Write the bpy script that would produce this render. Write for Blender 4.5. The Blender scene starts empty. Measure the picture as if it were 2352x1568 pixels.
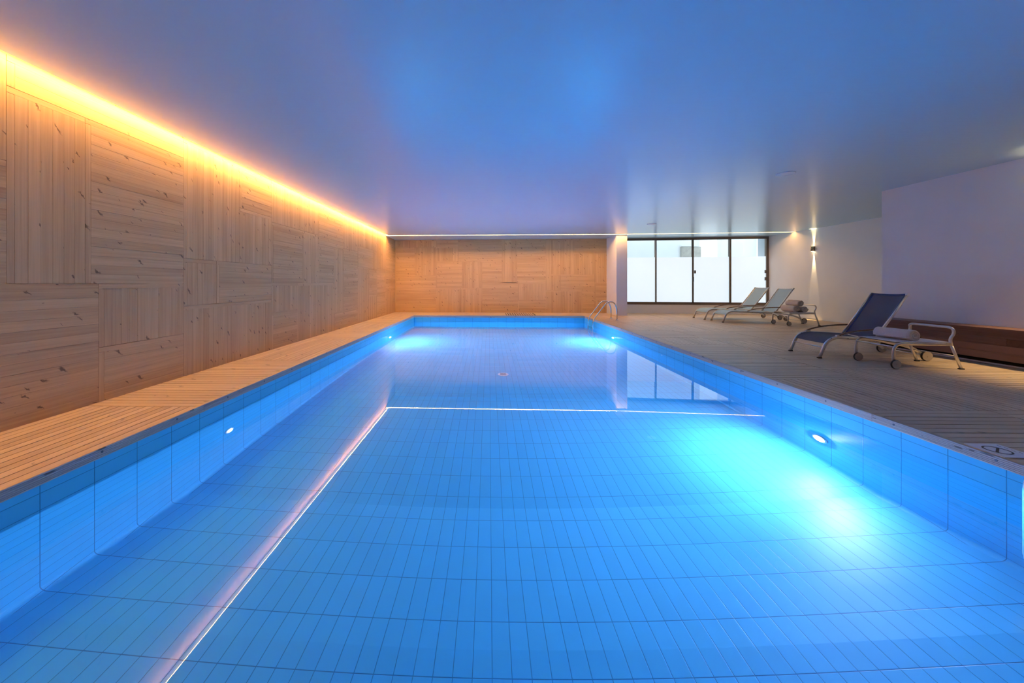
import bpy, math, random
from mathutils import Vector, Matrix
R = math.radians
rnd = random.Random(7)
scene = bpy.context.scene
COL = scene.collection

# ------------------------------------------------------------------ camera, world, exposure
CAM_H = 1.17
cam_d = bpy.data.cameras.new('camera'); cam = bpy.data.objects.new('camera', cam_d); COL.objects.link(cam)
cam.location = (0, 0, CAM_H)
cam.rotation_euler = (R(90), 0, math.atan(17 / 830))
cam_d.sensor_width = 36; cam_d.lens = 830 / 2352 * 36
cam_d.shift_x = 70 / 2352; cam_d.shift_y = -133 / 2352
cam_d.clip_start = 0.02; cam_d.clip_end = 200
scene.camera = cam
w = bpy.data.worlds.new('world'); scene.world = w; w.use_nodes = True
bg = w.node_tree.nodes['Background']; bg.inputs[0].default_value = (0.80, 0.92, 1.0, 1); bg.inputs[1].default_value = 2.1
scene.view_settings.view_transform = 'Standard'
scene.view_settings.look = 'None'
scene.view_settings.exposure = 0.0
scene.view_settings.gamma = 1.0
scene.view_settings.use_curve_mapping = False
cy = scene.cycles
cy.use_denoising = True
cy.adaptive_threshold = 0.02
cy.max_bounces = 9; cy.diffuse_bounces = 4; cy.glossy_bounces = 4; cy.transmission_bounces = 8; cy.transparent_max_bounces = 12
cy.caustics_refractive = True; cy.caustics_reflective = True
cy.blur_glossy = 0.5; cy.sample_clamp_indirect = 20.0

WARM = (1.0, 0.47, 0.13); POOL_LIGHT = (0.55, 0.58, 1.0)
STRIP_POWER = 215.0
LAMP_POWER = 560.0

# ------------------------------------------------------------------ materials
def new_mat(name):
    m = bpy.data.materials.new(name); m.use_nodes = True
    nt = m.node_tree; return m, nt, nt.nodes, nt.links, nt.nodes['Principled BSDF']
def setp(b, **k):
    names = dict(color='Base Color', rough='Roughness', metal='Metallic', spec='Specular IOR Level', coat='Coat Weight',
                 emit='Emission Color', estr='Emission Strength', alpha='Alpha', sheen='Sheen Weight')
    for a, v in k.items():
        if isinstance(v, tuple) and len(v) == 3: v = (*v, 1)
        b.inputs[names[a]].default_value = v
def math_n(N, L, op, a, b=None, c=None):
    n = N.new('ShaderNodeMath'); n.operation = op
    for i, v in enumerate((a, b, c)):
        if v is None: continue
        if isinstance(v, (int, float)): n.inputs[i].default_value = v
        else: L.new(v, n.inputs[i])
    return n.outputs[0]
def plain(name, color, rough=0.5, metal=0.0, noise=0.0, scale=30, spec=0.5, bump=0.0):
    m, nt, N, L, b = new_mat(name); setp(b, color=color, rough=rough, metal=metal, spec=spec)
    tc = N.new('ShaderNodeTexCoord'); nz = N.new('ShaderNodeTexNoise'); nz.inputs['Scale'].default_value = scale
    nz.inputs['Detail'].default_value = 4
    L.new(tc.outputs['Object'], nz.inputs['Vector'])
    if noise:
        mx = N.new('ShaderNodeMix'); mx.data_type = 'RGBA'
        L.new(nz.outputs['Fac'], mx.inputs[0])
        mx.inputs[6].default_value = (*[c * (1 - noise) for c in color], 1); mx.inputs[7].default_value = (*[min(1, c * (1 + noise)) for c in color], 1)
        L.new(mx.outputs[2], b.inputs['Base Color'])
    if bump:
        bp = N.new('ShaderNodeBump'); bp.inputs['Strength'].default_value = bump; bp.inputs['Distance'].default_value = 0.002
        L.new(nz.outputs['Fac'], bp.inputs['Height']); L.new(bp.outputs[0], b.inputs['Normal'])
    return m
def emitter(name, color, strength):
    m, nt, N, L, b = new_mat(name); setp(b, color=(0.8, 0.8, 0.8), emit=color, estr=strength); return m

def wood(name, light, dark, knots=0.8, rough=0.6, vary=0.35, spec=0.3, groove=0.0, knot_u=2.3, knot_v=9.5):
    """planks: UV u runs along the board in metres, every board is an island"""
    m, nt, N, L, b = new_mat(name); setp(b, rough=rough, spec=spec)
    uv = N.new('ShaderNodeUVMap'); geo = N.new('ShaderNodeNewGeometry')
    def mapped(su, sv):
        mp = N.new('ShaderNodeMapping'); mp.inputs['Scale'].default_value = (su, sv, 1)
        L.new(uv.outputs[0], mp.inputs[0]); return mp.outputs[0]
    g = N.new('ShaderNodeTexNoise'); g.inputs['Scale'].default_value = 1; g.inputs['Detail'].default_value = 5; g.inputs['Distortion'].default_value = 0.6
    L.new(mapped(1.3, 55), g.inputs['Vector'])
    g2 = N.new('ShaderNodeTexNoise'); g2.inputs['Scale'].default_value = 1; g2.inputs['Detail'].default_value = 2
    L.new(mapped(0.5, 14), g2.inputs['Vector'])
    f = math_n(N, L, 'ADD', math_n(N, L, 'MULTIPLY', g.outputs['Fac'], 0.55), math_n(N, L, 'MULTIPLY', g2.outputs['Fac'], 0.45))
    f = math_n(N, L, 'ADD', f, math_n(N, L, 'MULTIPLY', math_n(N, L, 'SUBTRACT', geo.outputs['Random Per Island'], 0.5), vary))
    mx = N.new('ShaderNodeMix'); mx.data_type = 'RGBA'; mx.clamp_factor = True
    mx.inputs[6].default_value = (*dark, 1); mx.inputs[7].default_value = (*light, 1)
    L.new(math_n(N, L, 'MULTIPLY_ADD', f, 1.9, -0.42), mx.inputs[0])
    out = mx.outputs[2]
    if knots:
        vo = N.new('ShaderNodeTexVoronoi'); vo.voronoi_dimensions = '2D'; vo.inputs['Scale'].default_value = 1; vo.inputs['Randomness'].default_value = 1
        wn = N.new('ShaderNodeTexNoise'); wn.inputs['Scale'].default_value = 25
        L.new(uv.outputs[0], wn.inputs['Vector'])
        ad = N.new('ShaderNodeVectorMath'); ad.operation = 'MULTIPLY_ADD'
        L.new(wn.outputs['Color'], ad.inputs[0]); ad.inputs[1].default_value = (0.06, 0.06, 0); L.new(uv.outputs[0], ad.inputs[2])
        m1 = N.new('ShaderNodeMapping'); m1.inputs['Rotation'].default_value = (0, 0, R(38)); m2 = N.new('ShaderNodeMapping'); m2.inputs['Scale'].default_value = (knot_u, knot_v, 1)
        L.new(ad.outputs[0], m1.inputs[0]); L.new(m1.outputs[0], m2.inputs[0]); L.new(m2.outputs[0], vo.inputs['Vector'])
        sc = N.new('ShaderNodeSeparateColor'); L.new(vo.outputs['Color'], sc.inputs[0])
        vd = math_n(N, L, 'DIVIDE', vo.outputs['Distance'], math_n(N, L, 'MAXIMUM', math_n(N, L, 'MULTIPLY_ADD', sc.outputs[0], 1.6, -0.3), 0.05))
        k = N.new('ShaderNodeMapRange'); k.inputs[1].default_value = 0.045; k.inputs[2].default_value = 0.10; k.inputs[3].default_value = knots; k.inputs[4].default_value = 0
        L.new(vd, k.inputs[0])
        mk = N.new('ShaderNodeMix'); mk.data_type = 'RGBA'; L.new(k.outputs[0], mk.inputs[0]); L.new(out, mk.inputs[6])
        mk.inputs[7].default_value = (*[c * 0.28 for c in dark], 1); out = mk.outputs[2]
    L.new(out, b.inputs['Base Color'])
    bp = N.new('ShaderNodeBump'); bp.inputs['Strength'].default_value = 0.25; bp.inputs['Distance'].default_value = 0.002
    h = g.outputs['Fac']
    if groove:
        sp = N.new('ShaderNodeSeparateXYZ'); L.new(uv.outputs[0], sp.inputs[0])
        s = math_n(N, L, 'SINE', math_n(N, L, 'MULTIPLY', sp.outputs[1], 2 * math.pi / groove))
        h = math_n(N, L, 'ADD', h, math_n(N, L, 'MULTIPLY', s, 0.8))
    L.new(h, bp.inputs['Height']); L.new(bp.outputs[0], b.inputs['Normal'])
    return m

TL, TW = 0.307, 0.1025
def tile_mat(name, color, u0, v0, joint_color):
    m, nt, N, L, b = new_mat(name); setp(b, rough=0.42, spec=0.2)
    uv = N.new('ShaderNodeUVMap'); sp = N.new('ShaderNodeSeparateXYZ'); L.new(uv.outputs[0], sp.inputs[0])
    def line(o, off, pitch, w):
        t = math_n(N, L, 'FRACT', math_n(N, L, 'DIVIDE', math_n(N, L, 'ADD', o, -off + pitch * 400.5), pitch))
        d = math_n(N, L, 'MULTIPLY', math_n(N, L, 'ABSOLUTE', math_n(N, L, 'SUBTRACT', t, 0.5)), pitch)
        r = N.new('ShaderNodeMapRange'); r.inputs[1].default_value = w * 0.5; r.inputs[2].default_value = w * 0.9
        r.inputs[3].default_value = 1; r.inputs[4].default_value = 0; L.new(d, r.inputs[0]); return r.outputs[0]
    f = math_n(N, L, 'MAXIMUM', line(sp.outputs[0], u0, TL, 0.0035), math_n(N, L, 'MULTIPLY', line(sp.outputs[1], v0, TW, 0.0032), 0.85))
    cell = N.new('ShaderNodeTexWhiteNoise'); cell.noise_dimensions = '2D'
    cb = N.new('ShaderNodeCombineXYZ')
    L.new(math_n(N, L, 'FLOOR', math_n(N, L, 'DIVIDE', math_n(N, L, 'ADD', sp.outputs[0], -u0), TL)), cb.inputs[0])
    L.new(math_n(N, L, 'FLOOR', math_n(N, L, 'DIVIDE', math_n(N, L, 'ADD', sp.outputs[1], -v0), TW)), cb.inputs[1])
    L.new(cb.outputs[0], cell.inputs['Vector'])
    hv = N.new('ShaderNodeHueSaturation'); hv.inputs['Color'].default_value = (*color, 1)
    L.new(math_n(N, L, 'MULTIPLY_ADD', cell.outputs['Value'], 0.05, 0.975), hv.inputs['Value'])
    mx = N.new('ShaderNodeMix'); mx.data_type = 'RGBA'; L.new(f, mx.inputs[0]); L.new(hv.outputs[0], mx.inputs[6]); mx.inputs[7].default_value = (*joint_color, 1)
    L.new(mx.outputs[2], b.inputs['Base Color'])
    bp = N.new('ShaderNodeBump'); bp.invert = True; bp.inputs['Strength'].default_value = 0.4; bp.inputs['Distance'].default_value = 0.002
    L.new(f, bp.inputs['Height']); L.new(bp.outputs[0], b.inputs['Normal'])
    return m

PINE_L, PINE_D = (0.68, 0.47, 0.23), (0.45, 0.285, 0.125)
M = {}
M['pine'] = wood('pine_cladding', PINE_L, PINE_D, knots=0.85, vary=0.2)
M['deck'] = wood('pine_decking', (0.68, 0.54, 0.38), (0.44, 0.33, 0.22), knots=0.5, vary=0.25, groove=0.012, knot_u=1.2, knot_v=4, rough=0.42, spec=0.65)
M['coping'] = wood('coping_board', (0.62, 0.56, 0.50), (0.36, 0.31, 0.27), knots=0.8, vary=0.15, groove=0.012, knot_u=1.5, knot_v=4)
M['bench'] = wood('bench_wood', (0.21, 0.115, 0.09), (0.09, 0.048, 0.04), knots=0.2, rough=0.45, vary=0.7)
M['armwood'] = wood('arm_wood', (0.26, 0.13, 0.06), (0.13, 0.06, 0.03), knots=0)
TILE = (0.08, 0.57, 0.86)
M['tile_floor'] = tile_mat('pool_floor_tile', TILE, 2.78, -0.086, (0.03, 0.24, 0.46))
M['tile_wall'] = tile_mat('pool_wall_tile', TILE, 2.78, -0.12, (0.03, 0.24, 0.46))
M['plaster'] = plain('white_plaster', (0.70, 0.745, 0.79), 0.75, noise=0.03, scale=3, bump=0.1)
M['metal'] = plain('satin_aluminium', (0.72, 0.70, 0.67), 0.35, 0.75, noise=0.05)
M['steel'] = plain('polished_steel', (0.75, 0.76, 0.78), 0.13, 1.0, noise=0.03)
M['rubber'] = plain('black_rubber', (0.02, 0.02, 0.022), 0.6, noise=0.1)
M['wheel'] = plain('grey_wheel_plastic', (0.42, 0.37, 0.33), 0.5, noise=0.08)
M['frame'] = plain('bronze_window_frame', (0.20, 0.155, 0.125), 0.38, 0.75, noise=0.06)
M['white'] = plain('white_plastic', (0.82, 0.83, 0.84), 0.45, noise=0.02)
M['ink'] = plain('black_ink', (0.03, 0.03, 0.035), 0.5, noise=0.05)
M['dark'] = plain('black_void', (0.015, 0.013, 0.012), 0.8, noise=0.1)
M['tray'] = plain('tray_laminate', (0.62, 0.62, 0.66), 0.3, noise=0.03)
M['sconce'] = plain('brushed_sconce', (0.35, 0.30, 0.24), 0.35, 0.8, noise=0.05)
M['towel'] = plain('terry_towel', (0.60, 0.54, 0.50), 0.95, noise=0.25, scale=140, spec=0.1, bump=1.0)
M['ext'] = plain('exterior_concrete', (0.80, 0.82, 0.83), 0.9, noise=0.05, scale=1.5)
M['extwin'] = plain('exterior_steel_box', (0.42, 0.40, 0.36), 0.3, 0.6, noise=0.35, scale=6)
M['strip'] = emitter('warm_led', WARM, STRIP_POWER)
M['lens'] = emitter('pool_lamp_glow', POOL_LIGHT, LAMP_POWER * 8)
M['lens_dim'] = emitter('pool_lamp_dim_glow', (0.35, 0.75, 1.0), 14)
M['sconce_glow'] = emitter('sconce_glow', (1.0, 0.72, 0.38), 30)

def ceiling_mat():
    m, nt, N, L, b = new_mat('satin_ceiling_paint'); setp(b, color=(0.50, 0.70, 0.82), rough=0.24, spec=0.6)  # white paint made bluish: part of the pool light is in the colour
    tc = N.new('ShaderNodeTexCoord'); mp = N.new('ShaderNodeMapping'); mp.inputs['Scale'].default_value = (1.2, 9, 1)
    L.new(tc.outputs['Object'], mp.inputs[0])
    nz = N.new('ShaderNodeTexNoise'); nz.inputs['Scale'].default_value = 3; nz.inputs['Detail'].default_value = 6
    L.new(mp.outputs[0], nz.inputs['Vector'])
    bp = N.new('ShaderNodeBump'); bp.inputs['Strength'].default_value = 0.12; bp.inputs['Distance'].default_value = 0.01
    L.new(nz.outputs['Fac'], bp.inputs['Height']); L.new(bp.outputs[0], b.inputs['Normal'])
    return m
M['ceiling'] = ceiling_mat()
def water_mat():
    m, nt, N, L, b = new_mat('pool_water'); N.remove(b)
    out = [n for n in N if n.type == 'OUTPUT_MATERIAL'][0]
    g = N.new('ShaderNodeBsdfGlass'); g.inputs['IOR'].default_value = 1.333; g.inputs['Roughness'].default_value = 0.0
    g.inputs['Color'].default_value = (0.93, 0.98, 1.0, 1)
    tc = N.new('ShaderNodeTexCoord'); nz = N.new('ShaderNodeTexNoise'); nz.inputs['Scale'].default_value = 0.9
    L.new(tc.outputs['Object'], nz.inputs['Vector'])
    bp = N.new('ShaderNodeBump'); bp.inputs['Strength'].default_value = 0.003; bp.inputs['Distance'].default_value = 0.01
    L.new(nz.outputs['Fac'], bp.inputs['Height']); L.new(bp.outputs[0], g.inputs['Normal'])
    L.new(g.outputs[0], out.inputs[0]); return m
M['water'] = water_mat()
def sling_mat(name, color, see):
    m, nt, N, L, b = new_mat(name); setp(b, color=color, rough=0.6, alpha=1 - see)
    uv = N.new('ShaderNodeTexCoord'); wv = N.new('ShaderNodeTexNoise'); wv.inputs['Scale'].default_value = 400
    L.new(uv.outputs['Object'], wv.inputs['Vector'])
    hv = N.new('ShaderNodeHueSaturation'); hv.inputs['Color'].default_value = (*color, 1)
    L.new(math_n(N, L, 'MULTIPLY_ADD', wv.outputs['Fac'], 0.4, 0.8), hv.inputs['Value']); L.new(hv.outputs[0], b.inputs['Base Color'])
    return m
M['sling_navy'] = sling_mat('navy_mesh_fabric', (0.055, 0.068, 0.12), 0.2)
M['sling_pale'] = sling_mat('pale_mesh_fabric', (0.33, 0.52, 0.66), 0.08)
M['hem_navy'] = plain('navy_hem', (0.02, 0.05, 0.16), 0.6, noise=0.1)
M['hem_pale'] = plain('pale_hem', (0.62, 0.72, 0.78), 0.6, noise=0.1)
def glass_mat():
    m, nt, N, L, b = new_mat('window_glass'); N.remove(b); out = [n for n in N if n.type == 'OUTPUT_MATERIAL'][0]
    t = N.new('ShaderNodeBsdfTransparent'); t.inputs[0].default_value = (0.93, 0.96, 0.97, 1); g = N.new('ShaderNodeBsdfGlossy'); g.inputs['Roughness'].default_value = 0.02
    fr = N.new('ShaderNodeFresnel'); fr.inputs[0].default_value = 1.45; mx = N.new('ShaderNodeMixShader')
    L.new(fr.outputs[0], mx.inputs[0]); L.new(t.outputs[0], mx.inputs[1]); L.new(g.outputs[0], mx.inputs[2]); L.new(mx.outputs[0], out.inputs[0]); return m
M['glass'] = glass_mat()
def frost_mat():   # daylit frosted film: the lit window of the room
    m, nt, N, L, b = new_mat('frosted_film'); setp(b, color=(0.25, 0.28, 0.3), rough=0.3)
    tc = N.new('ShaderNodeTexCoord'); nz = N.new('ShaderNodeTexNoise'); nz.inputs['Scale'].default_value = 0.8
    L.new(tc.outputs['Object'], nz.inputs['Vector'])
    b.inputs['Emission Color'].default_value = (0.78, 0.91, 1.0, 1)
    L.new(math_n(N, L, 'MULTIPLY_ADD', nz.outputs['Fac'], 0.14, 0.88), b.inputs['Emission Strength'])
    return m
M['frost'] = frost_mat()

# ------------------------------------------------------------------ mesh helpers
class MB:
    def __init__(s): s.v = []; s.f = []; s.uv = []; s.sm = []
    def quad(s, pts, uvs=None, smooth=False):
        i = len(s.v); s.v += [tuple(p) for p in pts]; s.f.append(tuple(range(i, i + len(pts))))
        s.uv.append(uvs or [(0, 0)] * len(pts)); s.sm.append(smooth)
    def prism(s, poly, z0, z1):
        n = len(poly); i = len(s.v)
        s.v += [(x, y, z0) for x, y in poly] + [(x, y, z1) for x, y in poly]
        fs = [tuple(range(i + n - 1, i - 1, -1)), tuple(range(i + n, i + 2 * n))] + [(i + k, i + (k + 1) % n, i + n + (k + 1) % n, i + n + k) for k in range(n)]
        for f in fs:
            s.f.append(f); s.uv.append([(s.v[q][0] + s.v[q][2], s.v[q][1]) for q in f]); s.sm.append(False)
    def box(s, c, size, rot=None, u_axis=0, uo=(0, 0)):
        hx, hy, hz = [q / 2 for q in size]; rot = rot or Matrix.Identity(3); c = Vector(c); i = len(s.v); loc = []
        for z in (-hz, hz):
            for x, y in ((-hx, -hy), (hx, -hy), (hx, hy), (-hx, hy)):
                loc.append((x, y, z)); s.v.append(tuple(c + rot @ Vector((x, y, z))))
        for f in ((3, 2, 1, 0), (4, 5, 6, 7), (0, 1, 5, 4), (1, 2, 6, 5), (2, 3, 7, 6), (3, 0, 4, 7)):
            s.f.append(tuple(i + q for q in f)); uv = []
            for q in f:
                p = loc[q]; o = [a for a in range(3) if a != u_axis]
                uv.append((p[u_axis] + uo[0], p[o[0]] + p[o[1]] + uo[1]))
            s.uv.append(uv); s.sm.append(False)
    def tube(s, pts, r=0.01, seg=12, flat=None, cap=True, closed=False):
        """sweep of a round (r) or oval (flat=(ra, rb)) section; ra lies in the plane of the bend's side axis"""
        pts = [Vector(p) for p in pts]; n = len(pts); rings = []
        ra, rb = flat if flat else (r, r)
        side = None
        for k, p in enumerate(pts):
            if closed: t = pts[(k + 1) % n] - pts[k - 1]
            else: t = (pts[min(k + 1, n - 1)] - pts[max(k - 1, 0)])
            t.normalize()
            if side is None:
                up = Vector((0, 0, 1)) if abs(t.z) < 0.9 else Vector((0, 1, 0)) if abs(t.y) < .9 else Vector((1, 0, 0))
                side = t.cross(up).normalized()
            else: side = (side - t * side.dot(t)).normalized()
            b = side.cross(t).normalized(); ring = []
            for q in range(seg):
                a = 2 * math.pi * q / seg
                ring.append(len(s.v)); s.v.append(tuple(p + side * math.cos(a) * ra + b * math.sin(a) * rb))
            rings.append(ring)
        L = 0
        for k in range(n if closed else n - 1):
            k2 = (k + 1) % n; d = (pts[k2] - pts[k]).length
            for q in range(seg):
                q2 = (q + 1) % seg
                s.f.append((rings[k][q], rings[k][q2], rings[k2][q2], rings[k2][q])); s.sm.append(True)
                s.uv.append([(L, q * .01), (L, q * .01 + .01), (L + d, q * .01 + .01), (L + d, q * .01)])
            L += d
        if cap and not closed:
            s.f.append(tuple(reversed(rings[0]))); s.f.append(tuple(rings[-1]))
            s.uv += [[(0, 0)] * seg] * 2; s.sm += [False, False]
    def disc(s, c, axis, r, depth, seg=32, r2=None, bevel=0.0):
        """cylinder centred at c along axis"""
        a = Vector(axis).normalized(); c = Vector(c)
        prof = [(-depth / 2, r - bevel), (-depth / 2 + bevel, r), (depth / 2 - bevel, r), (depth / 2, r - bevel)] if bevel else [(-depth / 2, r), (depth / 2, r2 if r2 is not None else r)]
        s.lathe(c, a, prof, seg)
    def lathe(s, c, a, prof, seg=32):
        a = Vector(a).normalized(); c = Vector(c); u = a.orthogonal().normalized(); v = a.cross(u); rings = []
        for h, r in prof:
            ring = []
            for q in range(seg):
                t = 2 * math.pi * q / seg; ring.append(len(s.v)); s.v.append(tuple(c + a * h + (u * math.cos(t) + v * math.sin(t)) * r))
            rings.append(ring)
        for k in range(len(rings) - 1):
            for q in range(seg):
                q2 = (q + 1) % seg; s.f.append((rings[k][q], rings[k][q2], rings[k + 1][q2], rings[k + 1][q])); s.uv.append([(0, 0)] * 4); s.sm.append(len(prof) > 2)
        s.f.append(tuple(reversed(rings[0]))); s.f.append(tuple(rings[-1])); s.uv += [[(0, 0)] * seg] * 2; s.sm += [False] * 2
    def build(s, name, mat, parent=None, loc=None, kind=None):
        me = bpy.data.meshes.new(name); me.from_pydata(s.v, [], s.f)
        lay = me.uv_layers.new(name='UVMap'); k = 0
        for pi, p in enumerate(me.polygons):
            p.use_smooth = s.sm[pi]
            for j in range(p.loop_total): lay.data[p.loop_start + j].uv = s.uv[pi][j]
        me.materials.append(mat); me.update()
        o = bpy.data.objects.new(name, me); COL.objects.link(o)
        if parent: o.parent = parent
        if loc: o.location = loc
        if kind: o['kind'] = kind
        return o
def tag(o, label, cat, group=None):
    o['label'] = label; o['category'] = cat
    if group: o['group'] = group
    return o
def structure(o, label, cat):
    o['kind'] = 'structure'; return tag(o, label, cat)
def thing(name, label, cat, loc=(0, 0, 0), rz=0, group=None):
    o = bpy.data.objects.new(name, None); COL.objects.link(o); o.location = loc; o.rotation_euler = (0, 0, rz)
    o.empty_display_size = 0.1; return tag(o, label, cat, group)
def dup(o, parent=None):
    c = o.copy(); COL.objects.link(c)
    if parent: c.parent = parent
    for ch in list(o.children): dup(ch, c)
    return c
def arc(p0, p1, p2, n=8):
    """quadratic bend through control p1"""
    p0, p1, p2 = Vector(p0), Vector(p1), Vector(p2)
    return [p0 * (1 - t) ** 2 + p1 * 2 * t * (1 - t) + p2 * t * t for t in [i / n for i in range(n + 1)]]
def rounded(pts, r=0.1, n=6):
    pts = [Vector(p) for p in pts]; out = [pts[0]]
    for k in range(1, len(pts) - 1):
        a, b, c = pts[k - 1], pts[k], pts[k + 1]
        ra = min(r, (a - b).length * .48); rc = min(r, (c - b).length * .48)
        out += arc(b + (a - b).normalized() * ra, b, b + (c - b).normalized() * rc, n)
    return out + [pts[-1]]

# ------------------------------------------------------------------ main dimensions
PXL, PXR, PY0, PYL, PYR = -2.76, 3.44, 0.55, 13.24, 13.05    # pool edges
WXL, WXN, WXR = -3.85, 7.59, 10.55                           # wall planes
YB, HC = -2.2, 2.95
FWL, FWR = (-3.85, 14.75), (4.70, 14.43)                     # far timber wall
WW = (10.55, 13.85)                                          # window wall's right end
NEAR_END = 7.14
WATER = -0.24

# ------------------------------------------------------------------ planks
def plank_panel(mb, origin, du, dv, nrm, u0, u1, v0, v1, direction, pitch, gap=0.0014, thick=0.02, frame=0.0):
    """fills the rectangle u0..u1, v0..v1 of the plane with boards. direction 'H': boards along u, 'V': along v"""
    o, du, dv, nrm = Vector(origin), Vector(du), Vector(dv), Vector(nrm)
    rot = Matrix((du, dv, nrm)).transposed()
    def board(a0, a1, b0, b1, along, t=thick):
        c = o + du * ((a0 + a1) / 2) + dv * ((b0 + b1) / 2) + nrm * (t / 2 + rnd.uniform(-0.0008, 0.0008))
        mb.box(c, (a1 - a0, b1 - b0, t), rot, 0 if along == 'H' else 1, (rnd.uniform(0, 90), rnd.uniform(0, 90)))
    if frame:
        t = thick + 0.0
        if v1 - v0 > 3 * frame: board(u0 + .002, u1 - .002, v1 - frame, v1 - .003, 'H', t); v1 -= frame
        if u1 - u0 > 3 * frame: board(u0 + .002, u0 + frame, v0 + .002, v1 - .003, 'V', t); u0 += frame + .001
    if direction == 'H':
        n = max(1, round((v1 - v0) / pitch)); p = (v1 - v0) / n
        for k in range(n): board(u0 + gap / 2, u1 - gap / 2, v0 + k * p + gap / 2, v0 + (k + 1) * p - gap / 2, 'H')
    else:
        n = max(1, round((u1 - u0) / pitch)); p = (u1 - u0) / n
        for k in range(n): board(u0 + k * p + gap / 2, u0 + (k + 1) * p - gap / 2, v0 + gap / 2, v1 - gap / 2, 'V')

# ---- left wall: u = distance along Y, v = height
TOP = HC + 0.05
LW = [(-2.2, 0.4, 0, 1.6, 'H'), (-2.2, 0.4, 1.6, TOP, 'V'), (0.4, 1.7, 0, 1.17, 'V'), (0.4, 1.6, 1.17, TOP, 'H'), (1.6, 2.80, 1.17, 2.15, 'H'), (1.6, 2.80, 2.15, TOP, 'V'),
      (1.7, 3.48, 0, 1.17, 'H'), (2.80, 3.36, 1.17, 2.75, 'V'), (3.36, 4.47, 1.17, 2.75, 'H'), (2.80, 4.47, 2.75, TOP, 'H'),
      (3.48, 4.47, 0.54, 1.17, 'V'), (3.48, 4.47, 0, 0.54, 'H'),
      (4.47, 5.49, 1.49, TOP, 'V'), (5.49, 6.31, 2.34, TOP, 'H'), (5.49, 6.31, 1.49, 2.34, 'V'), (4.47, 5.02, 0.89, 1.49, 'V'), (5.02, 6.31, 0.89, 1.49, 'H'), (4.47, 6.31, 0, 0.89, 'V'),
      (6.31, 8.05, 2.26, TOP, 'V'), (6.31, 7.37, 1.18, 2.26, 'H'), (7.37, 8.05, 1.18, 2.26, 'V'), (6.31, 7.17, 0.66, 1.18, 'V'), (6.31, 7.17, 0, 0.66, 'H'), (7.17, 8.89, 0, 1.18, 'V'),
      (8.05, 9.43, 2.07, TOP, 'H'), (9.43, 10.5, 2.1, TOP, 'V'), (8.05, 8.89, 1.18, 2.07, 'H'), (8.89, 9.43, 0.46, 2.07, 'V'), (9.43, 10.5, 0.46, 2.1, 'H'), (8.89, 10.5, 0, 0.46, 'H'),
      (10.5, 12.3, 2.27, TOP, 'V'), (10.5, 11.9, 1.66, 2.27, 'H'), (11.9, 12.3, 1.66, 2.27, 'V'), (10.5, 11.5, 0, 1.66, 'V'), (11.5, 12.3, 0.8, 1.66, 'H'), (11.5, 12.3, 0, 0.8, 'V'),
      (12.3, 13.35, 1.7, TOP, 'V'), (12.3, 13.35, 0, 1.7, 'H'), (13.35, 14.75, 0.9, HC, 'H'), (13.35, 14.75, 0, 0.9, 'V')]
mb = MB()
mb.box((WXL - 0.11, (YB + 14.95) / 2, HC / 2 - 0.2), (0.20, 14.95 - YB, HC + 0.75), None, 1)
for p in LW: plank_panel(mb, (WXL - 0.012, 0, 0), (0, 1, 0), (0, 0, 1), (1, 0, 0), *p, pitch=0.088, frame=0.05, thick=0.02)
structure(mb.build('wall_left', M['pine']), 'long left wall clad in knotty pine board panels, lit from above by a warm strip', 'wall')

# ---- far timber wall
fd = Vector((FWR[0] - FWL[0], FWR[1] - FWL[1], 0)); flen = fd.length; fd.normalize(); fn = Vector((fd.y, -fd.x, 0))
FWc = [(170, 203, 550, 268, 'V'), (550, 203, 750, 268, 'H'), (750, 203, 1152, 395, 'H'), (1152, 203, 1280, 585, 'V'), (1280, 203, 1545, 590, 'H'), (1545, 203, 1790, 515, 'V'), (1790, 203, 2093, 325, 'H'),
       (170, 268, 355, 522, 'H'), (355, 268, 550, 522, 'V'), (550, 268, 750, 395, 'V'), (550, 395, 790, 638, 'H'), (790, 395, 966, 638, 'V'), (966, 395, 1152, 590, 'H'), (170, 522, 550, 855, 'H'), (550, 638, 966, 855, 'V'),
       (966, 590, 1298, 855, 'H'), (1298, 590, 1545, 742, 'V'), (1298, 742, 1545, 855, 'H'), (1545, 515, 1672, 655, 'V'), (1672, 515, 1978, 655, 'H'), (1790, 325, 1978, 515, 'V'), (1978, 325, 2093, 588, 'V'),
       (1545, 655, 1862, 855, 'V'), (1862, 655, 1978, 855, 'H'), (1978, 588, 2093, 740, 'H'), (1978, 740, 2093, 855, 'V')]
mb = MB()
c = (Vector((*FWL, 0)) + Vector((*FWR, 0))) / 2 - fn * 0.11
mb.box((c.x, c.y, HC / 2 - 0.2), (flen + 0.2, 0.18, HC + 0.6), Matrix((fd, -fn, Vector((0, 0, 1)))).transposed(), 0)
for x0, y0, x1, y1, d in FWc:
    plank_panel(mb, (*FWL, 0), fd, (0, 0, 1), fn, (x0 - 170) / 1923 * flen, (x1 - 170) / 1923 * flen, (855 - y1) / 652 * HC, (855 - y0) / 652 * HC, d, pitch=0.09, frame=0.045, thick=0.02)
structure(mb.build('wall_far', M['pine']), 'far end wall clad in amber-lit knotty pine panels behind the pool', 'wall')

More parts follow.
